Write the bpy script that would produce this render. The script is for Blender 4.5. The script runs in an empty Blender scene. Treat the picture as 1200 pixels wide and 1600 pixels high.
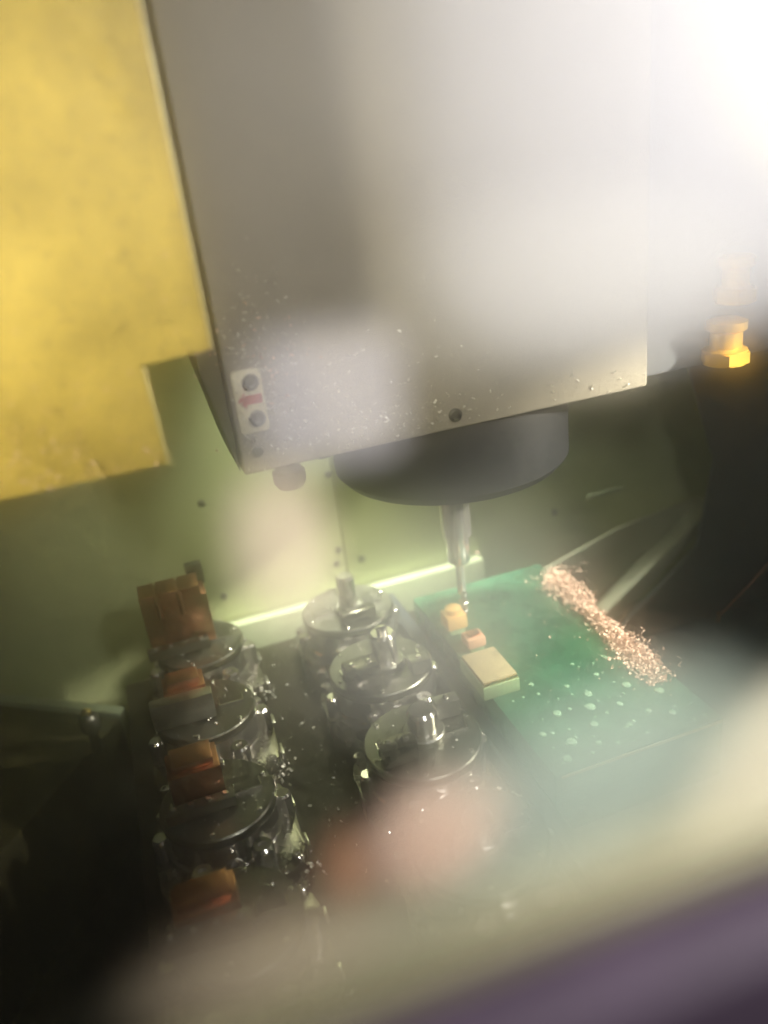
import bpy, bmesh, math, random
from mathutils import Matrix, Vector
random.seed(7)
scene = bpy.context.scene
COL = scene.collection

# ------------------------------------------------------------------ camera
YAW, PITCH, ROLL = math.radians(16), math.radians(24), math.radians(-7.3)
CAM = Vector((0.0, 0.0, 0.40))
fwd = Vector((math.sin(YAW) * math.cos(PITCH), math.cos(YAW) * math.cos(PITCH), -math.sin(PITCH)))
rgt = Vector((math.cos(YAW), -math.sin(YAW), 0.0))
upv = rgt.cross(fwd)
R_ = rgt * math.cos(ROLL) + upv * math.sin(ROLL)
U_ = upv * math.cos(ROLL) - rgt * math.sin(ROLL)
cd = bpy.data.cameras.new('camera')
cam = bpy.data.objects.new('camera', cd)
COL.objects.link(cam)
m3 = Matrix((R_, U_, -fwd)).transposed()
cam.matrix_world = Matrix.Translation(CAM) @ m3.to_4x4()
cd.sensor_fit = 'VERTICAL'
cd.sensor_height = 24.0
cd.lens = 24.0 * 1300 / 1600
cd.clip_start = 0.005
cd.clip_end = 20
cd.dof.use_dof = True
cd.dof.focus_distance = 0.52
cd.dof.aperture_fstop = 19.5 / 9.5
scene.camera = cam

# ------------------------------------------------------------------ world and lamps
w = bpy.data.worlds.new('World')
scene.world = w
w.use_nodes = True
bg = w.node_tree.nodes['Background']
bg.inputs['Color'].default_value = (0.95, 0.90, 0.60, 1)
bg.inputs['Strength'].default_value = 0.015


def lamp(name, kind, loc, target, energy, color, size=0.1, size_y=None, spot=None, blend=0.6):
    d = bpy.data.lights.new(name, kind)
    d.energy = energy
    d.color = color
    if kind == 'AREA':
        d.shape = 'RECTANGLE' if size_y else 'SQUARE'
        d.size = size
        if size_y:
            d.size_y = size_y
    else:
        d.shadow_soft_size = size
    if kind == 'SPOT':
        d.spot_size = math.radians(spot)
        d.spot_blend = blend
    o = bpy.data.objects.new(name, d)
    COL.objects.link(o)
    o.location = loc
    o.rotation_euler = (Vector(target) - Vector(loc)).to_track_quat('-Z', 'Y').to_euler()
    return o


# stand-in for the workshop lights, added close to brighten film, sill and head front
lamp('workshop_fill_lamp', 'AREA', (0.17, -0.01, 0.50), (0.09, 0.11, 0.39), 2.7, (1.0, 0.97, 0.92), 0.05, 0.05)
# yellow lamp inside the machine, by the left door post
lamp('machine_lamp_yellow', 'SPOT', (-0.20, 0.16, 0.37), (-0.05, 0.375, 0.35), 3.9, (1.0, 0.90, 0.55), 0.02, spot=80, blend=0.9)
# white lamp inside the machine, upper right
lamp('machine_lamp_white', 'SPOT', (0.48, 0.28, 0.33), (0.19, 0.50, 0.07), 28.0, (1.0, 0.94, 0.78), 0.010, spot=48, blend=1.0)
# added lamp, hidden behind the spindle head, to brighten the back wall
lamp('wall_fill_lamp', 'SPOT', (0.21, 0.685, 0.47), (0.19, 0.705, 0.04), 66.0, (1.0, 1.0, 0.82), 0.02, spot=66, blend=1.0)

scene.view_settings.view_transform = 'Standard'
scene.view_settings.look = 'None'
scene.view_settings.exposure = 0.0
scene.view_settings.gamma = 1.0
scene.view_settings.use_curve_mapping = False
cy = scene.cycles
cy.use_denoising = True
cy.use_adaptive_sampling = True
cy.adaptive_threshold = 0.05
cy.max_bounces = 5
cy.diffuse_bounces = 2
cy.glossy_bounces = 3
cy.volume_bounces = 1
cy.transparent_max_bounces = 16
cy.sample_clamp_indirect = 12.0


# ------------------------------------------------------------------ materials
def mat(name, color, rough=0.5, metal=0.0, var=0.15, scale=60.0, bump=0.0, bscale=400.0, dirt=None, dirt_amt=0.4, spec=0.5, rvar=0.12):
    m = bpy.data.materials.new(name)
    m.use_nodes = True
    nt = m.node_tree
    b = nt.nodes['Principled BSDF']
    tc = nt.nodes.new('ShaderNodeTexCoord')
    n = nt.nodes.new('ShaderNodeTexNoise')
    n.inputs['Scale'].default_value = scale
    n.inputs['Detail'].default_value = 6
    n.inputs['Roughness'].default_value = 0.65
    nt.links.new(tc.outputs['Object'], n.inputs['Vector'])
    r = nt.nodes.new('ShaderNodeValToRGB')
    r.color_ramp.elements[0].position = 0.3
    r.color_ramp.elements[1].position = 0.7
    r.color_ramp.elements[0].color = [c * (1 - var) for c in color] + [1]
    r.color_ramp.elements[1].color = [min(1, c * (1 + var)) for c in color] + [1]
    nt.links.new(n.outputs['Fac'], r.inputs['Fac'])
    out = r.outputs['Color']
    if dirt:
        n2 = nt.nodes.new('ShaderNodeTexNoise')
        n2.inputs['Scale'].default_value = scale * 6
        n2.inputs['Detail'].default_value = 8
        n2.inputs['Roughness'].default_value = 0.7
        nt.links.new(tc.outputs['Object'], n2.inputs['Vector'])
        mr = nt.nodes.new('ShaderNodeMapRange')
        mr.inputs['From Min'].default_value = 0.54
        mr.inputs['From Max'].default_value = 0.70
        mr.inputs['To Max'].default_value = dirt_amt
        nt.links.new(n2.outputs['Fac'], mr.inputs['Value'])
        mx = nt.nodes.new('ShaderNodeMixRGB')
        mx.inputs['Color2'].default_value = list(dirt) + [1]
        nt.links.new(mr.outputs['Result'], mx.inputs['Fac'])
        nt.links.new(out, mx.inputs['Color1'])
        out = mx.outputs['Color']
    nt.links.new(out, b.inputs['Base Color'])
    b.inputs['Metallic'].default_value = metal
    b.inputs['Specular IOR Level'].default_value = spec
    mr2 = nt.nodes.new('ShaderNodeMapRange')
    mr2.inputs['To Min'].default_value = max(0.03, rough - rvar)
    mr2.inputs['To Max'].default_value = min(1, rough + rvar)
    nt.links.new(n.outputs['Fac'], mr2.inputs['Value'])
    nt.links.new(mr2.outputs['Result'], b.inputs['Roughness'])
    if bump:
        n3 = nt.nodes.new('ShaderNodeTexNoise')
        n3.inputs['Scale'].default_value = bscale
        n3.inputs['Detail'].default_value = 4
        nt.links.new(tc.outputs['Object'], n3.inputs['Vector'])
        bp = nt.nodes.new('ShaderNodeBump')
        bp.inputs['Strength'].default_value = bump
        bp.inputs['Distance'].default_value = 0.001
        nt.links.new(n3.outputs['Fac'], bp.inputs['Height'])
        nt.links.new(bp.outputs['Normal'], b.inputs['Normal'])
    return m


def volmat(name, color, density, aniso=0.0):
    m = bpy.data.materials.new(name)
    m.use_nodes = True
    nt = m.node_tree
    nt.nodes.clear()
    o = nt.nodes.new('ShaderNodeOutputMaterial')
    v = nt.nodes.new('ShaderNodeVolumePrincipled')
    v.inputs['Color'].default_value = list(color) + [1]
    v.inputs['Density'].default_value = density
    v.inputs['Anisotropy'].default_value = aniso
    nt.links.new(v.outputs['Volume'], o.inputs['Volume'])
    return m


M = dict(
    yellow=mat('yellow_paint', (0.60, 0.455, 0.10), 0.36, 0, 0.36, 24, 0.8, 700, (0.22, 0.15, 0.03), 0.8),
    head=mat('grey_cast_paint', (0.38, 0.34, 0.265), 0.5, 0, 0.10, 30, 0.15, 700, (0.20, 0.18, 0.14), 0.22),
    head_side=mat('dark_side_tone', (0.10, 0.095, 0.08), 0.5, 0, 0.15, 40, 0.1),  # tone darker than the front of the head
    recess=mat('blue_grey_casting', (0.20, 0.21, 0.23), 0.5, 0, 0.12, 40, 0.1),
    edge_highlight=mat('painted_edge_highlight', (0.85, 0.70, 0.36), 0.35, 0.2, 0.25, 300, 0.2, 900),
    label=mat('cream_label', (0.85, 0.78, 0.55), 0.45, 0, 0.06, 90, 0.1, 900, (0.22, 0.17, 0.07), 0.8),
    red=mat('red_print', (0.50, 0.10, 0.09), 0.5, 0, 0.1, 200),
    steel=mat('polished_steel', (0.66, 0.64, 0.60), 0.16, 0.92, 0.10, 80, 0.05, 500, rvar=0.06),
    steel_bright=mat('satin_steel', (0.85, 0.83, 0.78), 0.16, 0.85, 0.08, 80, 0.05, 500),
    chrome_dark=mat('dark_chrome', (0.17, 0.16, 0.135), 0.26, 0.92, 0.3, 60, 0.08, 300, (0.04, 0.035, 0.02), 0.6),
    steel_dull=mat('dull_steel', (0.42, 0.42, 0.38), 0.38, 1, 0.15, 90, 0.1, 500, (0.12, 0.11, 0.08), 0.6),
    disc=mat('oily_disc_steel', (0.17, 0.17, 0.14), 0.36, 0.85, 0.3, 90, 0.1, 500, (0.07, 0.06, 0.04), 0.6),
    steel_dark=mat('dark_steel', (0.10, 0.10, 0.085), 0.35, 0.8, 0.25, 80, 0.1, 500),
    black=mat('black_nose', (0.009, 0.010, 0.013), 0.6, 0.0, 0.15, 50, 0.05),
    copper=mat('copper', (0.48, 0.22, 0.12), 0.36, 1, 0.12, 120, 0.12, 600, (0.25, 0.10, 0.05), 0.5),
    copper_chip=mat('copper_chip', (0.95, 0.66, 0.52), 0.65, 0.25, 0.15, 300, 0.0),
    chip=mat('bright_chip', (0.95, 0.90, 0.80), 0.35, 0.25, 0.1, 300),
    brass=mat('brass', (0.85, 0.62, 0.25), 0.28, 1, 0.1, 100, 0.08),
    brass_matte=mat('sawn_brass', (0.88, 0.56, 0.20), 0.45, 0.4, 0.1, 100, 0.1),
    brass_soft=mat('cast_brass', (0.95, 0.56, 0.09), 0.38, 0.6, 0.1, 100, 0.1),
    copper_matte=mat('sawn_copper', (0.85, 0.48, 0.30), 0.5, 0.3, 0.1, 100, 0.1),
    wall=mat('mint_enamel', (0.50, 0.55, 0.29), 0.45, 0, 0.06, 14, 0.08, 300, (0.30, 0.33, 0.20), 0.25),
    ledge=mat('pale_ledge_enamel', (0.34, 0.39, 0.25), 0.6, 0, 0.06, 25, 0.05),
    table=mat('dark_table_steel', (0.020, 0.016, 0.011), 0.42, 0.5, 0.3, 50, 0.2, 300, (0.09, 0.06, 0.03), 0.5),
    cover=mat('olive_black_cover', (0.035, 0.032, 0.012), 0.5, 0.2, 0.25, 40, 0.1),
    green=mat('green_board', (0.030, 0.115, 0.062), 0.28, 0, 0.45, 35, 0.25, 250, (0.012, 0.05, 0.03), 0.8),
    green_pale=mat('pale_green_base', (0.25, 0.38, 0.20), 0.45, 0, 0.15, 90, 0.1),
    dot=mat('pale_green_dot', (0.32, 0.52, 0.34), 0.35, 0, 0.1, 200),
    beige=mat('beige_block', (0.42, 0.35, 0.20), 0.5, 0, 0.2, 80, 0.1),
    dark_panel=mat('blue_black_panel', (0.030, 0.036, 0.042), 0.5, 0, 0.2, 30, 0.1),
    deflector=mat('olive_sheet', (0.30, 0.31, 0.22), 0.45, 0.2, 0.12, 40, 0.1),
    purple=mat('purple_rubber', (0.024, 0.016, 0.027), 0.7, 0, 0.2, 40, 0.2, spec=0.2),
    cream=mat('cream_sill', (0.10, 0.092, 0.052), 0.5, 0, 0.08, 30, 0.05),
    orange=mat('orange_cable', (0.24, 0.09, 0.05), 0.5, 0, 0.1, 100),
)


# ------------------------------------------------------------------ mesh helpers
def link(name, bm, material, parent=None, smooth=False, loc=None, rz=0.0):
    me = bpy.data.meshes.new(name)
    bm.normal_update()
    bm.to_mesh(me)
    bm.free()
    if smooth:
        for p in me.polygons:
            p.use_smooth = True
        try:
            me.set_sharp_from_angle(angle=math.radians(35))
        except Exception:
            pass
    me.materials.append(M[material] if isinstance(material, str) else material)
    o = bpy.data.objects.new(name, me)
    COL.objects.link(o)
    if parent:
        o.parent = parent
    if loc is not None:
        o.location = loc
    o.rotation_euler.z = rz
    return o


def add_box(bm, x0, x1, y0, y1, z0, z1, bev=0.0, seg=2):
    vs = [bm.verts.new(p) for p in ((x0, y0, z0), (x1, y0, z0), (x1, y1, z0), (x0, y1, z0), (x0, y0, z1), (x1, y0, z1), (x1, y1, z1), (x0, y1, z1))]
    fs = [bm.faces.new([vs[i] for i in q]) for q in ((3, 2, 1, 0), (4, 5, 6, 7), (0, 1, 5, 4), (1, 2, 6, 5), (2, 3, 7, 6), (3, 0, 4, 7))]
    if bev:
        es = {e for f in fs for e in f.edges}
        bmesh.ops.bevel(bm, geom=list(es), offset=bev, segments=seg, affect='EDGES', profile=0.5)


def box(name, material, x0, x1, y0, y1, z0, z1, bev=0.0, parent=None, loc=None, rz=0.0):
    bm = bmesh.new()
    add_box(bm, x0, x1, y0, y1, z0, z1, bev)
    return link(name, bm, material, parent, bev > 0, loc, rz)


def add_lathe(bm, prof, seg=48, cx=0, cy_=0, axis='z', start=0.0):
    rings = []
    for r, h in prof:
        ring = []
        for k in range(seg):
            a = start + 2 * math.pi * k / seg
            if axis == 'z':
                p = (cx + r * math.cos(a), cy_ + r * math.sin(a), h)
            else:
                p = (cx + r * math.cos(a), h, cy_ + r * math.sin(a))
            ring.append(bm.verts.new(p))
        rings.append(ring)
    for a, b in zip(rings, rings[1:]):
        for k in range(seg):
            f = [a[k], a[(k + 1) % seg], b[(k + 1) % seg], b[k]]
            bm.faces.new(f if axis == 'z' else f[::-1])
    bm.faces.new(rings[0][::-1] if axis == 'z' else rings[0])
    bm.faces.new(rings[-1] if axis == 'z' else rings[-1][::-1])


def lathe(name, material, prof, seg=48, cx=0, cy_=0, axis='z', parent=None, loc=None):
    bm = bmesh.new()
    add_lathe(bm, prof, seg, cx, cy_, axis)
    bmesh.ops.recalc_face_normals(bm, faces=bm.faces)
    return link(name, bm, material, parent, True, loc)


def prism(name, material, pts, y0, y1, bev=0.0, parent=None, loc=None):
    """outline in the XZ plane, extruded along Y"""
    bm = bmesh.new()
    a = [bm.verts.new((x, y0, z)) for x, z in pts]
    b = [bm.verts.new((x, y1, z)) for x, z in pts]
    n = len(pts)
    bm.faces.new(a)
    bm.faces.new(b[::-1])
    for k in range(n):
        bm.faces.new((a[k], b[k], b[(k + 1) % n], a[(k + 1) % n]))
    bmesh.ops.recalc_face_normals(bm, faces=bm.faces)
    if bev:
        bmesh.ops.bevel(bm, geom=bm.edges[:], offset=bev, segments=2, affect='EDGES', profile=0.5)
    return link(name, bm, material, parent, bev > 0, loc)


def rbox_pts(x0, x1, z0, z1, r, n=5):
    pts = []
    for cx, cz, a0 in ((x1 - r, z1 - r, 0), (x0 + r, z1 - r, 90), (x0 + r, z0 + r, 180), (x1 - r, z0 + r, 270)):
        for k in range(n + 1):
            a = math.radians(a0 + 90 * k / n)
            pts.append((cx + r * math.cos(a), cz + r * math.sin(a)))
    return pts


def empty(name, loc=(0, 0, 0)):
    o = bpy.data.objects.new(name, None)
    o.empty_display_size = 0.01
    COL.objects.link(o)
    o.location = loc
    return o


def tag(o, label=None, cat=None, group=None, kind=None):
    if label:
        o['label'] = label
    if cat:
        o['category'] = cat
    if group:
        o['group'] = group
    if kind:
        o['kind'] = kind
    return o


def copy_tree(o, parent=None):
    c = o.copy()
    COL.objects.link(c)
    c.parent = parent
    for ch in [x for x in bpy.data.objects if x.parent == o]:
        copy_tree(ch, c)
    return c


def add_flake(bm, p, s, nrm=None):
    """a small curled chip: three bent quads"""
    u = Vector((random.uniform(-1, 1), random.uniform(-1, 1), random.uniform(-1, 1))).normalized()
    v = u.orthogonal().normalized()
    q = u.cross(v)
    wd = s * random.uniform(0.25, 0.5)
    prev = None
    turn = random.uniform(0.3, 0.9)
    pos = Vector(p)
    for k in range(4):
        d = u * math.cos(turn * k) + q * math.sin(turn * k)
        a = bm.verts.new(pos - v * wd)
        b = bm.verts.new(pos + v * wd)
        if prev:
            bm.faces.new((prev[0], prev[1], b, a))
        prev = (a, b)
        pos = pos + d * s * 0.6


# ------------------------------------------------------------------ setting
wall = tag(empty('back_wall', (0, 0.715, -0.12)), kind='structure')
bm = bmesh.new()
add_box(bm, -0.50, 0.159, 0.0, 0.02, 0, 0.85, 0.0008)
link('wall_panel', bm, 'wall', wall, True)
bm = bmesh.new()
add_box(bm, 0.1605, 0.62, 0.0, 0.02, 0, 0.85, 0.0008)
link('wall_panel', bm, 'wall', wall, True)
bm = bmesh.new()
add_box(bm, -0.50, 0.62, 0.0225, 0.03, 0, 0.85)
link('backing_sheet', bm, 'head_side', wall)
for x, z in ((0.154, 0.041), (0.176, 0.025), (0.150, 0.027), (0.1555, 0.121), (0.0375, 0.024), (0.391, 0.021), (0.036, 0.121)):
    lathe('wall_bolt', 'steel_dark', [(0.0036, 0.0), (0.0036, -0.0012), (0.0026, -0.0018)], 12, x, z + 0.12, 'y', wall)

ledge = tag(box('wall_ledge', 'ledge', 0.0, 0.27, 0, 0.012, 0, 0.115, 0.0015, loc=(0.03, 0.70, -0.118)), kind='structure')
floor = tag(box('machine_floor', 'cover', -0.6, 0.8, 0, 0.65, 0, 0.02, loc=(0, 0.12, -0.15)), kind='structure')
table = tag(empty('machine_table', (0, 0, 0)), kind='structure')
box('table_slab', 'table', -0.062, 0.178, 0.14, 0.632, -0.06, 0.01, 0.002, table)
box('table_slab', 'table', 0.1795, 0.33, 0.14, 0.632, -0.06, 0.004, 0.002, table)

side = tag(box('side_wall', 'wall', 0, 0.02, 0, 0.6, 0, 0.85, loc=(0.62, 0.12, -0.12)), kind='structure')

# ------------------------------------------------------------------ yellow cover panel, stepped lower edge
t = tag(empty('cover_panel', (0, 0.355, 0.2828)), 'yellow painted cover panel with stepped lower right corner, left of the grey head', 'cover panel')
prism('sheet', 'yellow', [(-0.30, 0.0), (0.0072, 0.0), (0.0061, 0.0438), (0.0352, 0.0452), (0.0340, 0.22), (-0.30, 0.22)], 0.0, 0.003, 0.0006, t)
prism('edge_strip', 'edge_highlight', [(0.0355, 0.0456), (0.0368, 0.0456), (0.0356, 0.22), (0.0343, 0.22)], -0.001, 0.004, 0.0004, t)  # pale strip painting in the bright highlight along the panel edge
prism('edge_strip', 'edge_highlight', [(0.0078, 0.0), (0.0090, 0.0), (0.0078, 0.0432), (0.0066, 0.0432)], -0.0005, 0.0035, 0.0003, t)
for x, z in ((0.021, 0.156), (0.023, 0.140)):
    lathe('screw', 'yellow', [(0.0044, 0.0), (0.0044, -0.0006), (0.0034, -0.0010)], 20, x, z, 'y', t)

# ------------------------------------------------------------------ spindle head
hd = tag(empty('spindle_unit', (0, 0, 0.24)), 'large grey painted spindle head housing with bolted label at its lower left', 'spindle head')
bm = bmesh.new()
vs = [(0.048, 0.435, 0), (0.307, 0.435, -0.001), (0.307, 0.62, -0.001), (0.048, 0.50, 0), (0.048, 0.435, 0.36), (0.307, 0.435, 0.36), (0.307, 0.66, 0.36), (0.048, 0.62, 0.36)]
v = [bm.verts.new(p) for p in vs]
for q in ((3, 2, 1, 0), (4, 5, 6, 7), (0, 1, 5, 4), (1, 2, 6, 5), (2, 3, 7, 6), (3, 0, 4, 7)):
    bm.faces.new([v[i] for i in q])
bmesh.ops.bevel(bm, geom=bm.edges[:], offset=0.002, segments=3, affect='EDGES', profile=0.5)
link('housing', bm, 'head', hd, True)
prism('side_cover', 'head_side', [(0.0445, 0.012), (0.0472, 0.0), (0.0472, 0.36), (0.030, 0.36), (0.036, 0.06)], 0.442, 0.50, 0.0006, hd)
lp = prism('label_plate', 'label', rbox_pts(0.0505, 0.0665, 0.0238, 0.0585, 0.0022), 0.4335, 0.4349, 0.0003, hd)
for x, z in ((0.0605, 0.0520), (0.0605, 0.0318)):
    s = lathe('cap_screw', 'steel_dull', [(0.0042, 0.4335), (0.0042, 0.4305), (0.0036, 0.4298), (0.0022, 0.4298), (0.0020, 0.4312)], 24, x, z, 'y', lp)
prism('red_arrow', 'red', [(0.0520, 0.0420), (0.0562, 0.0468), (0.0562, 0.0446), (0.0650, 0.0446), (0.0650, 0.0396), (0.0562, 0.0396), (0.0562, 0.0374)], 0.4331, 0.43345, 0, lp)
lathe('plate_screw', 'steel_dark', [(0.0040, 0.4348), (0.0040, 0.4332), (0.0030, 0.4325), (0.0020, 0.4325), (0.0018, 0.4335)], 24, 0.175, 0.0085, 'y', hd)
lathe('plate_screw', 'steel_dull', [(0.0030, 0.4348), (0.0030, 0.4338), (0.0015, 0.4335)], 20, 0.0575, 0.0125, 'y', hd)
lathe('stop_knob', 'steel_dull', [(0.0075, -0.0005), (0.0075, -0.006), (0.0095, -0.007), (0.0095, -0.013), (0.0075, -0.0165)], 32, 0.0745, 0.447, 'z', hd)
box('lug', 'steel_dark', 0.093, 0.100, 0.445, 0.455, -0.004, -0.0005, 0.0006, hd)
# right hand recess with its brass unions
box('recess_block', 'recess', 0.3085, 0.47, 0.448, 0.62, 0.0, 0.36, 0.003, hd)
for x, z, k in ((0.363, 0.004, 1.0), (0.368, 0.042, 0.85)):
    u = lathe('brass_union', 'brass_soft', [(0.0135 * k, 0.0), (0.0135 * k, 0.009), (0.0100 * k, 0.0105), (0.0100 * k, 0.0205), (0.0125 * k, 0.022), (0.0125 * k, 0.027), (0.009 * k, 0.0285)], 24, x, 0.433, 'z', hd)
    u.location.z = z
    h = lathe('hex_nut', 'brass_soft', [(0.0155 * k, 0.001), (0.0155 * k, 0.008)], 6, x, 0.433, 'z', u)

# ------------------------------------------------------------------ spindle nose and cutter
sp = tag(empty('spindle_nose', (0.204, 0.522, 0.183)), 'black round spindle nose under the lower edge of the grey head', 'spindle')
lathe('nose_body', 'black', [(0.060, 0.0), (0.078, 0.002), (0.083, 0.008), (0.083, 0.040), (0.080, 0.0565)], 96, parent=sp)
lathe('face_ring', 'steel_dark', [(0.026, -0.0035), (0.030, -0.003), (0.031, -0.0005)], 48, parent=sp)
for k in range(12):
    aa = math.radians(30 * k + 8)
    lathe('rim_screw', 'steel_dark', [(0.0030, -0.0004), (0.0030, 0.0016)], 10, 0.068 * math.cos(aa), 0.068 * math.sin(aa), 'z', sp)
for a in (30, 150, 270):
    lathe('face_screw', 'steel', [(0.0022, -0.003), (0.0026, -0.0005)], 12, 0.040 * math.cos(math.radians(a)), 0.040 * math.sin(math.radians(a)), 'z', sp)
ct = tag(empty('milling_cutter', (0.203, 0.521, 0.057)), 'bright steel cutter holder with a thin end mill under the black nose', 'milling cutter')
lathe('holder_sleeve', 'steel_bright', [(0.0078, 0.047), (0.0088, 0.0485), (0.0090, 0.068), (0.0112, 0.0695), (0.0112, 0.1215)], 48, parent=ct)
lathe('shank', 'steel_bright', [(0.0036, 0.022), (0.0036, 0.0465)], 24, parent=ct)
bm = bmesh.new()
n, turns = 40, 1.6
for s in (0, math.pi):
    prev = None
    for k in range(n + 1):
        h = 0.0218 * k / n
        a = s + turns * 2 * math.pi * k / n
        ring = [bm.verts.new((r * math.cos(a + da), r * math.sin(a + da), h)) for r, da in ((0.0006, 0.0), (0.0034, -0.35), (0.0036, 0.35), (0.0020, 1.0))]
        if prev:
            for i in range(4):
                bm.faces.new((prev[i], prev[(i + 1) % 4], ring[(i + 1) % 4], ring[i]))
        else:
            bm.faces.new(ring[::-1])
        prev = ring
    bm.faces.new(prev)
bmesh.ops.recalc_face_normals(bm, faces=bm.faces)
link('flutes', bm, 'steel', ct)


# ------------------------------------------------------------------ round holders in two rows
def slot_frame(x):
    bm = bmesh.new()
    w_, d_, t_ = 0.0085, 0.0045, 0.0009
    for a in ((x - w_, x + w_, -d_, -d_ + t_), (x - w_, x - w_ + t_, -d_ + t_, d_), (x + w_ - t_, x + w_, -d_ + t_, d_)):
        add_box(bm, a[0], a[1], a[2], a[3], 0.0502, 0.0525)
    return bm


def make_holder(R, base_r, sx):
    r = empty('round_holder')
    lathe('body', 'steel', [(R + 0.0010, 0.0182), (R + 0.0010, 0.0260), (R - 0.0002, 0.0272), (R - 0.0002, 0.0436)], 72, parent=r)
    bm = bmesh.new()
    pts = rbox_pts(-base_r, base_r, -0.0425, 0.0425, 0.020, 8)
    lo = [bm.verts.new((x, y, 0.0)) for x, y in pts]
    up = [bm.verts.new((x, y, 0.018)) for x, y in pts]
    bm.faces.new(lo[::-1])
    bm.faces.new(up)
    for k in range(len(pts)):
        bm.faces.new((lo[k], lo[(k + 1) % len(pts)], up[(k + 1) % len(pts)], up[k]))
    bmesh.ops.bevel(bm, geom=[e for e in bm.edges if all(v_.co.z > 0.01 for v_ in e.verts)], offset=0.0015, segments=2, affect='EDGES', profile=0.5)
    base = link('base_block', bm, 'chrome_dark', r, True)
    for sx_ in (-1, 1):
        for sy_ in (-1, 1):
            lathe('base_screw', 'steel', [(0.0036, 0.0182), (0.0036, 0.0215), (0.0028, 0.0222), (0.0016, 0.0222), (0.0014, 0.0205)], 16, sx_ * (base_r - 0.007), sy_ * 0.0345, 'z', base)
    for sx_, hh in ((-1, 0.010), (1, 0.013)):
        lathe('guide_post', 'steel', [(0.0052, 0.0182), (0.0052, 0.0240 + hh), (0.0040, 0.0255 + hh)], 24, sx_ * (base_r - 0.0055), 0.0, 'z', base)
    for cx, hh in ((-0.017, 0.018), (0.017, 0.022), (0.0, 0.014)):
        lathe('clamp_cylinder', 'steel', [(0.0064, 0.0183), (0.0064, 0.0220 + hh), (0.0050, 0.0234 + hh), (0.0024, 0.0234 + hh), (0.0022, 0.0220 + hh)], 28, cx, -0.0425, 'z', base)
    for y in (-0.018, 0.018):
        box('side_key', 'steel', base_r + 0.0002, base_r + 0.0028, y - 0.006, y + 0.006, 0.006, 0.014, 0.0006, base)
    d = lathe('top_disc', 'disc', [(R - 0.0012, 0.0442), (R - 0.0004, 0.0446), (R, 0.0452), (R, 0.0490), (R - 0.0010, 0.0500)], 72, parent=r)
    for x in (-sx, sx):
        link('slot_frame', slot_frame(x), 'steel', d)
        box('slot_pocket', 'steel_dark', x - 0.0070, x + 0.0070, -0.0030, 0.0040, 0.0501, 0.0507, 0, d)
    for a in range(0, 360, 60):
        aa = math.radians(a + 15)
        lathe('rim_screw', 'steel', [(0.0016, 0.0498), (0.0016, 0.0510), (0.0009, 0.0514)], 10, (R - 0.004) * math.cos(aa), (R - 0.004) * math.sin(aa), 'z', d)
    return r


proto_left = make_holder(0.0340, 0.0425, 0.0180)
proto_mid = make_holder(0.0370, 0.0430, 0.0205)
LEFT = [(0.004, 0.580), (-0.003, 0.493), (-0.008, 0.402), (-0.012, 0.312)]
MID = [(0.1235, 0.573), (0.1215, 0.484), (0.1195, 0.396), (0.1175, 0.308)]
left_l = ['round steel holder at the far end of the left row, under the tall copper block',
          'round steel holder second from the back in the left row, with a pale jaw',
          'round steel holder third from the back in the left row, with four screw heads',
          'blurred round steel holder nearest the camera in the left row']
mid_l = ['round steel holder at the far end of the middle row, carrying an upright pin',
         'round steel holder second from the back in the middle row, beside the dark rail',
         'round steel holder third from the back in the middle row, with a bright side',
         'round steel holder nearest the camera in the middle row, dim and blurred']
holders = []
for i, (x, y) in enumerate(LEFT + MID):
    o = proto_left if i == 0 else proto_mid if i == len(LEFT) else copy_tree(proto_left if i < len(LEFT) else proto_mid)
    o.location = (x, y, 0.0102)
    o.rotation_euler.z = math.radians(random.uniform(-3, 3))
    if i < len(LEFT):
        tag(o, left_l[i], 'holder', 'round steel holders in the left row')
    else:
        tag(o, mid_l[i - len(LEFT)], 'holder', 'round steel holders in the middle row')
    holders.append(o)

# clamp bars with screws and jaws on the left row (parts of each holder)
BZ = 0.0512
def clamp(h, x0, x1, y0, y1, z1, material, screws):
    b = box('clamp_bar', material, x0, x1, y0, y1, BZ, BZ + z1, 0.0008, h)
    for k in range(screws):
        x = x0 + (x1 - x0) * (k + 0.5) / screws
        lathe('screw_head', 'steel', [(0.0019, 0.0), (0.0019, 0.0012), (0.0012, 0.0017)], 12, x, (y0 + y1) / 2, 'z', b, loc=(0, 0, BZ + z1))


clamp(holders[0], -0.038, 0.008, -0.012, -0.004, 0.008, 'steel_dark', 4)
clamp(holders[1], -0.034, 0.007, -0.014, -0.004, 0.019, 'steel_dull', 0)
clamp(holders[2], -0.030, 0.010, -0.013, -0.005, 0.007, 'steel_dark', 4)
clamp(holders[3], -0.036, 0.008, -0.013, -0.004, 0.010, 'steel_dark', 4)


clamp(holders[4], -0.012, 0.016, -0.029, -0.020, 0.010, 'chrome_dark', 2)
clamp(holders[5], -0.030, -0.006, -0.026, -0.010, 0.017, 'chrome_dark', 2)
clamp(holders[5], 0.016, 0.030, -0.026, -0.014, 0.010, 'steel_dull', 1)
clamp(holders[6], -0.030, -0.008, -0.020, -0.008, 0.014, 'chrome_dark', 2)
clamp(holders[6], 0.014, 0.030, 0.010, 0.020, 0.012, 'steel_dull', 1)
clamp(holders[7], -0.030, -0.006, -0.022, -0.008, 0.014, 'chrome_dark', 2)


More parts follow.
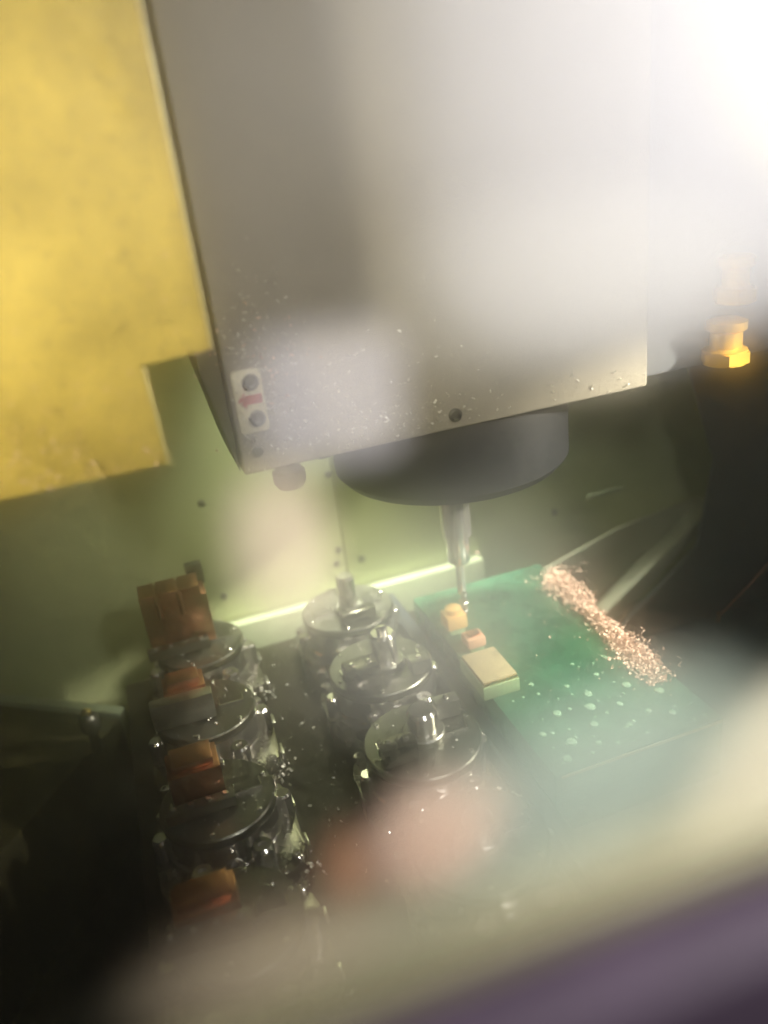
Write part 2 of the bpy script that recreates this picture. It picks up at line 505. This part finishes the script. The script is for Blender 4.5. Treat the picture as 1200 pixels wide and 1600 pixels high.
def copper_block(loc, x0, x1, y0, y1, h, label, notch=False):
    r = tag(empty('copper_block', loc), label, 'copper block', 'copper blocks clamped in the left row')
    if notch:
        pts = [(x0, 0), (x1, 0), (x1, h - 0.008), (x1 - 0.004, h - 0.008), (x1 - 0.004, h)]
        pts += [(x0 + 0.030, h), (x0 + 0.030, h - 0.0022), (x0 + 0.0285, h - 0.0022), (x0 + 0.0285, h)]
        pts += [(x0 + 0.0135, h), (x0 + 0.0135, h - 0.0022), (x0 + 0.012, h - 0.0022), (x0 + 0.012, h), (x0, h)]
        prism('blank', 'copper', pts, y0, y1, 0.0005, r)
        for xx in (x0 + 0.0128, x0 + 0.0292):
            lathe('ridge_pin', 'copper', [(0.0018, h - 0.020), (0.0020, h - 0.018), (0.0020, h - 0.003), (0.0012, h - 0.001)], 16, xx, y0 - 0.0004, 'z', r)
        box('top_stop', 'steel_dark', x1 - 0.011, x1 + 0.002, y1 + 0.001, y1 + 0.008, h - 0.012, h + 0.006, 0.0008, r)
    else:
        box('blank', 'copper', x0, x1, y0, y1, 0, h, 0.0010, r)
        box('machined_step', 'copper', x0 + 0.003, x1 - 0.003, y0 + 0.003, y1 - 0.003, h + 0.0002, h + 0.005, 0.0008, r)
    return r


Z = 0.0614
copper_block((LEFT[0][0], LEFT[0][1], Z), -0.035, 0.014, -0.0035, 0.0200, 0.050, 'tall copper block with two bright ridges at the far end of the left row', True)
copper_block((LEFT[1][0], LEFT[1][1], Z), -0.024, 0.004, -0.0030, 0.0180, 0.020, 'low copper block behind the pale jaw in the left row')
copper_block((LEFT[2][0], LEFT[2][1], Z), -0.024, 0.006, -0.0040, 0.0200, 0.024, 'copper block with a bright glint in the middle of the left row')
copper_block((LEFT[3][0], LEFT[3][1], Z), -0.028, 0.004, -0.0030, 0.0180, 0.014, 'blurred low copper block near the bottom of the left row')

pin_l = ['tall thin polished steel pin standing on the far middle holder', 'thick steel pin standing on the second middle holder',
         'short steel pin with a wide collar on the third middle holder', 'dim short steel pin on the nearest middle holder']
for i, (x, y) in enumerate(MID):
    dx, dy, rr, h = [(0.000, -0.006, 0.0075, 0.032), (0.004, -0.002, 0.0095, 0.027), (0.002, 0.002, 0.0095, 0.020), (0, 0, 0.009, 0.016)][i]
    p = tag(empty('steel_pin', (x + dx, y + dy, 0.0604)), pin_l[i], 'pin', 'steel pins standing in the middle row')
    lathe('shaft', 'steel', [(rr, 0.005), (rr, h - 0.002), (rr - 0.0018, h)], 40, parent=p)
    lathe('collar', 'steel_dull', [(rr + 0.004, 0.0), (rr + 0.004, 0.004), (rr + 0.003, 0.0048)], 40, parent=p)
    if i == 1:
        lathe('tip', 'steel', [(0.004, h), (0.004, h + 0.004), (0.0025, h + 0.005)], 24, parent=p)

# ------------------------------------------------------------------ dark rail put in for the shadowed channel between the rows
rl = tag(empty('added_channel_rail', (0.1655, 0.15, 0.0102)), 'long dark blue rail added for the shadowed channel between the round holders and the green board', 'rail')
box('channel_shadow_bar', 'dark_panel', 0.0, 0.0115, 0.0, 0.47, 0.0, 0.024, 0.0015, rl)  # solid bar added as the channel's dark floor and shadow
box('added_rail_strip', 'steel_dark', 0.002, 0.0035, 0.01, 0.46, 0.0242, 0.0250, 0.0002, rl)

# ------------------------------------------------------------------ green board with pale dots, blocks on it
gb = tag(empty('green_board', (0.18, 0.34, 0.0042)), 'dark green board with pale round dots, right of the added rail', 'board')
box('slab', 'green', 0.0, 0.118, 0.0, 0.235, 0.0, 0.046, 0.0012, gb)
bm = bmesh.new()
add_box(bm, 0.004, 0.117, -0.0012, -0.0002, 0.0435, 0.0452)
link('front_edge_strip', bm, 'beige', gb)
dots = [(0.030, 0.050, 0.0040), (0.052, 0.046, 0.0045), (0.058, 0.058, 0.0036), (0.045, 0.030, 0.0034), (0.070, 0.040, 0.0030), (0.085, 0.055, 0.0040), (0.100, 0.040, 0.0042),
        (0.024, 0.022, 0.0046), (0.012, 0.036, 0.0030), (0.038, 0.014, 0.0026), (0.064, 0.020, 0.0028), (0.082, 0.026, 0.0026), (0.014, 0.010, 0.0038), (0.094, 0.018, 0.0030),
        (0.050, 0.072, 0.0024), (0.074, 0.074, 0.0026), (0.090, 0.088, 0.0022), (0.066, 0.092, 0.0020), (0.030, 0.085, 0.0024), (0.102, 0.066, 0.0024)]
for gx in range(11):
    for gy in range(7):
        if random.random() < 0.62:
            dots.append((0.010 + gx * 0.0098 + random.gauss(0, 0.0012), 0.008 + gy * 0.0135 + random.gauss(0, 0.0015), random.choice((0.0008, 0.0011, 0.0014, 0.0018))))
for x, y, r in dots:
    r *= 0.75
    lathe('dot', 'dot', [(r, 0.0462), (r * 0.9, 0.0466 + r * 0.12), (r * 0.4, 0.0466 + r * 0.28)], 14, x, y, 'z', gb)
bm = bmesh.new()
for k in range(4200):
    f = random.random() ** 0.85
    y = 0.385 + 0.165 * f
    x = 0.286 + 0.010 * f + random.gauss(0, 0.0046 + 0.0015 * math.sin(9 * f))
    add_flake(bm, (x, y, 0.0505 + abs(random.gauss(0, 0.0032))), random.uniform(0.0007, 0.0021))
for k in range(30):
    f = random.random()
    c0 = Vector((0.286 + 0.010 * f + random.gauss(0, 0.008), 0.385 + 0.165 * f, 0.053 + random.uniform(0, 0.006)))
    rad, pitch, nn = random.uniform(0.0012, 0.0026), random.uniform(0.0006, 0.0016), random.randint(5, 11)
    ax_ = Vector((random.uniform(-1, 1), random.uniform(-1, 1), random.uniform(-0.2, 0.5))).normalized()
    e1 = ax_.orthogonal().normalized()
    e2 = ax_.cross(e1)
    prev = None
    for j in range(nn):
        c1 = c0 + ax_ * pitch * j + (e1 * math.cos(j * 0.9) + e2 * math.sin(j * 0.9)) * rad
        pair = (bm.verts.new(c1 - ax_ * 0.0004), bm.verts.new(c1 + ax_ * 0.0004))
        if prev:
            bm.faces.new((prev[0], prev[1], pair[1], pair[0]))
        prev = pair
for k in range(50):
    add_flake(bm, (random.gauss(0.275, 0.02), random.gauss(0.46, 0.05), 0.0508), random.uniform(0.0006, 0.0018))
tag(link('copper_chips', bm, 'copper_chip'), 'heap of curled copper chips along the right edge of the green board', 'chips', kind='stuff')

blk = [(0.1915, 0.513, 0.0080, 'brass', 'small bright brass block at the far end of the green board'),
       (0.1945, 0.484, 0.0070, 'copper', 'small copper block next in line after the brass one by the end mill'),
       (0.1875, 0.443, 0.0125, 'beige', 'larger beige block with a pale front edge on the green board')]
for x, y, s, m_, lab in blk:
    r = tag(empty('work_block', (x, y, 0.0503)), lab, 'block', 'blocks standing in a line on the green board')
    if m_ == 'beige':
        box('base', 'green_pale', -s - 0.001, s + 0.001, -0.020, 0.020, 0.0, 0.010, 0.0008, r)
        box('block', 'beige', -s, s, -0.018, 0.018, 0.0102, 0.0135, 0.0006, r)
        box('edge_strip', 'brass', -s, s, -0.0192, -0.0182, 0.0104, 0.0125, 0.0002, r)
    else:
        h0, h1 = (0.005, 0.0165) if m_ == 'brass' else (0.004, 0.012)
        box('base', 'green_pale', -s * 0.75, s * 0.75, -s * 0.75, s * 0.75, 0.0, h0 - 0.0002, 0.0006, r)
        box('block', m_ + '_matte', -s, s, -s, s, h0, h1, 0.0010, r)
        if m_ == 'brass':
            lathe('knurled_cap', 'brass_matte', [(0.0065, h1 + 0.0002), (0.0065, h1 + 0.004), (0.005, h1 + 0.005)], 14, 0.0, 0.0, 'z', r)
        else:
            box('machined_step', 'copper', -s * 0.6, s * 0.6, -s * 0.5, s * 0.5, h1 + 0.0002, h1 + 0.002, 0.0004, r)

# ------------------------------------------------------------------ right hand sheet work
df = tag(empty('deflector_sheet', (0, 0.64, -0.10)), 'olive folded deflector sheet rising to the right against the back wall', 'deflector')
prism('sheet', 'deflector', [(0.34, 0.0), (0.40, 0.045), (0.505, 0.125), (0.515, 0.135), (0.42, 0.125), (0.33, 0.10)], 0.0, 0.003, 0.0005, df)
prism('lip', 'deflector', [(0.385, 0.02), (0.512, 0.120), (0.515, 0.135), (0.385, 0.045)], -0.022, -0.0002, 0.0008, df)
box('fold_tab', 'ledge', 0.385, 0.425, -0.002, 0.0, 0.165, 0.170, 0.0006, df)
gp = tag(empty('guard_panel', (0, 0.585, -0.10)), 'blue black guard panel on the right beyond the olive sheet', 'guard panel')
prism('sheet', 'dark_panel', [(0.375, 0.0), (0.365, 0.035), (0.470, 0.115), (0.485, 0.20), (0.430, 0.36), (0.61, 0.40), (0.61, 0.0)], 0.0, 0.004, 0.0006, gp)
box('floor_lip', 'dark_panel', 0.36, 0.61, -0.20, -0.001, 0.03, 0.034, 0.0008, gp)

oc = tag(empty('orange_cable', (0.375, 0.440, 0.045)), 'thin orange cable at the right edge above the dark guard floor', 'cable')
bm = bmesh.new()
pts = [Vector((0.0, 0.0, 0.0)), Vector((0.02, 0.008, 0.0035)), Vector((0.045, 0.017, 0.009)), Vector((0.08, 0.03, 0.02)), Vector((0.14, 0.05, 0.03))]
prev = None
for k, p in enumerate(pts):
    ring = [bm.verts.new(p + Vector((0, 0.0011 * math.cos(a), 0.0011 * math.sin(a)))) for a in [i * math.pi / 4 for i in range(8)]]
    if prev:
        for i in range(8):
            bm.faces.new((prev[i], prev[(i + 1) % 8], ring[(i + 1) % 8], ring[i]))
    else:
        bm.faces.new(ring[::-1])
    prev = ring
bm.faces.new(prev)
bmesh.ops.recalc_face_normals(bm, faces=bm.faces)
link('sheath', bm, 'orange', oc, True)
lathe('end_ferrule', 'copper', [(0.0016, -0.004), (0.0016, 0.004)], 12, 0.0, 0.0, 'z', oc)

# ------------------------------------------------------------------ left way cover
wc = tag(empty('way_cover', (-0.068, 0.610, -0.12)), 'dark olive way cover with a pale top edge on the left', 'way cover')
ang = math.atan2(0.073, -0.100)
wc.rotation_euler.z = ang
box('cover_box', 'cover', 0.0, 0.40, 0.004, 0.45, 0.0, 0.116, 0.002, wc)
box('edge_trim', 'ledge', 0.0, 0.40, -0.006, 0.0038, 0.05, 0.120, 0.0010, wc)
kn = tag(empty('clamp_knob', (-0.089, 0.575, 0.0)), 'round dark knob with one yellow glint left of the left row', 'knob')
lathe('knob', 'steel_dark', [(0.004, -0.004), (0.004, 0.012), (0.007, 0.015), (0.008, 0.020), (0.0075, 0.026), (0.005, 0.029), (0.001, 0.030)], 32, parent=kn)
lathe('glint_cap', 'brass', [(0.004, 0.0296), (0.0038, 0.0320), (0.001, 0.034)], 16, parent=kn)  # brass cap added to give the yellow glint

# ------------------------------------------------------------------ chips stuck to the head, the panel and the holders
bm = bmesh.new()
cl = [(0.060, 0.315, 0.012, 0.022, 160), (0.075, 0.285, 0.022, 0.018, 170), (0.110, 0.270, 0.028, 0.014, 190), (0.150, 0.252, 0.030, 0.006, 130), (0.17, 0.275, 0.06, 0.02, 60), (0.06, 0.262, 0.012, 0.012, 60), (0.27, 0.248, 0.03, 0.005, 30)]
for x, z, sx, sz, n in cl:
    for k in range(int(n * 1.4)):
        px_, pz = random.gauss(x, sx), random.gauss(z, sz)
        if 0.05 < px_ < 0.305 and 0.2415 < pz < 0.40:
            add_flake(bm, (px_, 0.4345, pz), random.choice((0.0004, 0.0006, 0.0008, 0.0011, 0.0015)))
tag(link('head_chips', bm, 'chip'), 'tiny glittering chips stuck to the face of the grey head', 'chips', kind='stuff')
bm = bmesh.new()
for k in range(90):
    add_flake(bm, (random.gauss(0.068, 0.016), 0.4343, random.gauss(0.305, 0.018)), random.choice((0.0006, 0.0009, 0.0015)))
for k in range(420):
    x = random.uniform(-0.06, 0.034)
    z = 0.283 + abs(random.gauss(0, 0.03))
    if x > 0.005 and z < 0.328:
        continue
    add_flake(bm, (x, 0.3546, z), random.choice((0.0004, 0.0007, 0.0011)))
for k in range(70):
    add_flake(bm, (random.uniform(0.018, 0.037), 0.3565, 0.3270 + abs(random.gauss(0, 0.0010))), 0.0006)
tag(link('panel_chips', bm, 'copper_chip'), 'fine copper chips along the stepped edge of the yellow panel', 'chips', kind='stuff')
bm = bmesh.new()
for (x, y) in LEFT + MID:
    for k in range(60):
        a = random.uniform(0, 6.28)
        r = random.uniform(0.006, 0.036)
        add_flake(bm, (x + r * math.cos(a), y + r * math.sin(a), 0.0612), random.choice((0.0004, 0.0006, 0.0010)))
    for k in range(26):
        add_flake(bm, (x + 0.040 + random.gauss(0, 0.004), y - 0.040 + random.gauss(0, 0.006), 0.013 + random.uniform(0, 0.02)), random.choice((0.0008, 0.0014, 0.002)))
for k in range(120):
    add_flake(bm, (random.uniform(0.04, 0.085), random.uniform(0.2, 0.62), 0.0112), random.choice((0.0005, 0.0009, 0.0016)))
tag(link('table_chips', bm, 'chip'), 'bright metal chips scattered over the round holders and the table', 'chips', kind='stuff')

# ------------------------------------------------------------------ window in front: sill, gasket, greasy film and painted reflections
ws = tag(empty('window_sill', (0, 0.06, 0.3185)), 'out of focus cream window sill with purple rubber gasket along the bottom', 'window sill')
ws.rotation_euler.y = math.radians(2.0)
box('gasket', 'purple', -0.25, 0.40, -0.012, -0.0005, -0.15, -0.0015, 0.003, ws)
box('sill', 'cream', -0.25, 0.40, 0.0, 0.0030, -0.15, -0.0005, 0.0008, ws)

wf = tag(empty('window_film', (0.03, 0.10, 0.35)), 'greasy film with painted reflection patches on the inspection window across the whole view', 'window film', kind='stuff')
bm = bmesh.new()
add_box(bm, -0.25, 0.35, 0, 0.002, -0.14, 0.20)
link('film', bm, volmat('film_haze', (0.99, 0.985, 0.96), 330.0, 0.975), wf)


def glare_patch(x, z, rx, rz_, tau, color, rot=0.0, y=0.0, power=1, sq=2.0):
    """a lens-shaped haze volume that paints in a window reflection: optical depth tau at its middle, none at its rim (sq > 2: a squarish reflection)"""
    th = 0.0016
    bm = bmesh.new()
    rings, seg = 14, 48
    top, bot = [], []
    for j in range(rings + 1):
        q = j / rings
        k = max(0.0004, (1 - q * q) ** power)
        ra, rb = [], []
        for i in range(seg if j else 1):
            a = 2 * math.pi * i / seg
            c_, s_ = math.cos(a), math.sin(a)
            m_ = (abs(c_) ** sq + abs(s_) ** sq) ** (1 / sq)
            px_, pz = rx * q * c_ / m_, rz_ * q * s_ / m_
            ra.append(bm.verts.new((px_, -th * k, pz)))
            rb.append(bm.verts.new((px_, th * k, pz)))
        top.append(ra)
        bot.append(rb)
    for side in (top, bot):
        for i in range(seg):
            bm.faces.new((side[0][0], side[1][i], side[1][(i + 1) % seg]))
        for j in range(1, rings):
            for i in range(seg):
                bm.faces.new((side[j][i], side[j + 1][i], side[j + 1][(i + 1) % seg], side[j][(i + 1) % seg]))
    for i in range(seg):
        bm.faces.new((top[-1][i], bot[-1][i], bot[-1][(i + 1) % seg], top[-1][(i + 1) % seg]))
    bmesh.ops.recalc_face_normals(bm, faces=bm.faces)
    o = link('glare_patch', bm, volmat('glare_haze', color, tau / (2 * th), -0.3), wf, False)
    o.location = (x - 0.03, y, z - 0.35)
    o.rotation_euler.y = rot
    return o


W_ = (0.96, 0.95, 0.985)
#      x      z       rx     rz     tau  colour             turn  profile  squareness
GLARE = [(0.080, 0.411, 0.054, 0.045, 0.46, W_, 0, 1.0, 2.5), (0.074, 0.405, 0.037, 0.036, 0.10, W_, 0.04, 0.3, 5.0), (0.104, 0.420, 0.034, 0.040, 0.8, (1.0, 0.93, 0.66), 0, 1.6, 2.0),
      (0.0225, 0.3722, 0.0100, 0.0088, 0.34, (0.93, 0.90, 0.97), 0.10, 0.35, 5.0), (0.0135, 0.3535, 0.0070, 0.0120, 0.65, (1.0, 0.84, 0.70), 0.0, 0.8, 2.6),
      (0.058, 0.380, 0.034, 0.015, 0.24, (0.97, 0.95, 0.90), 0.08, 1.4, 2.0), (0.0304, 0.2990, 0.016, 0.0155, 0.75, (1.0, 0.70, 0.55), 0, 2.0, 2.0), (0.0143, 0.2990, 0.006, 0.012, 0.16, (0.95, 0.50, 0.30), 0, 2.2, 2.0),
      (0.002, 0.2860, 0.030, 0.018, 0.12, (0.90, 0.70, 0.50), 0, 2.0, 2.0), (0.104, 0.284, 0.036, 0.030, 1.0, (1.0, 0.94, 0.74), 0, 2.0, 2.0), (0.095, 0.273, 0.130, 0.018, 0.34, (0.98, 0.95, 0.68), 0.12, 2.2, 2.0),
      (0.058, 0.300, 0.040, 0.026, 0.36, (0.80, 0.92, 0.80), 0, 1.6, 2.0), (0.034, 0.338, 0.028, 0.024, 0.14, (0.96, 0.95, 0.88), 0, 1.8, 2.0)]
for i, (x, z, rx, rz_, tau, c, rot, pw, sq) in enumerate(GLARE):  # reflections and glare on the glass, put in as coloured haze
    glare_patch(x, z, rx, rz_, tau, c, rot, -0.004 - 0.0001 * i, pw, sq)
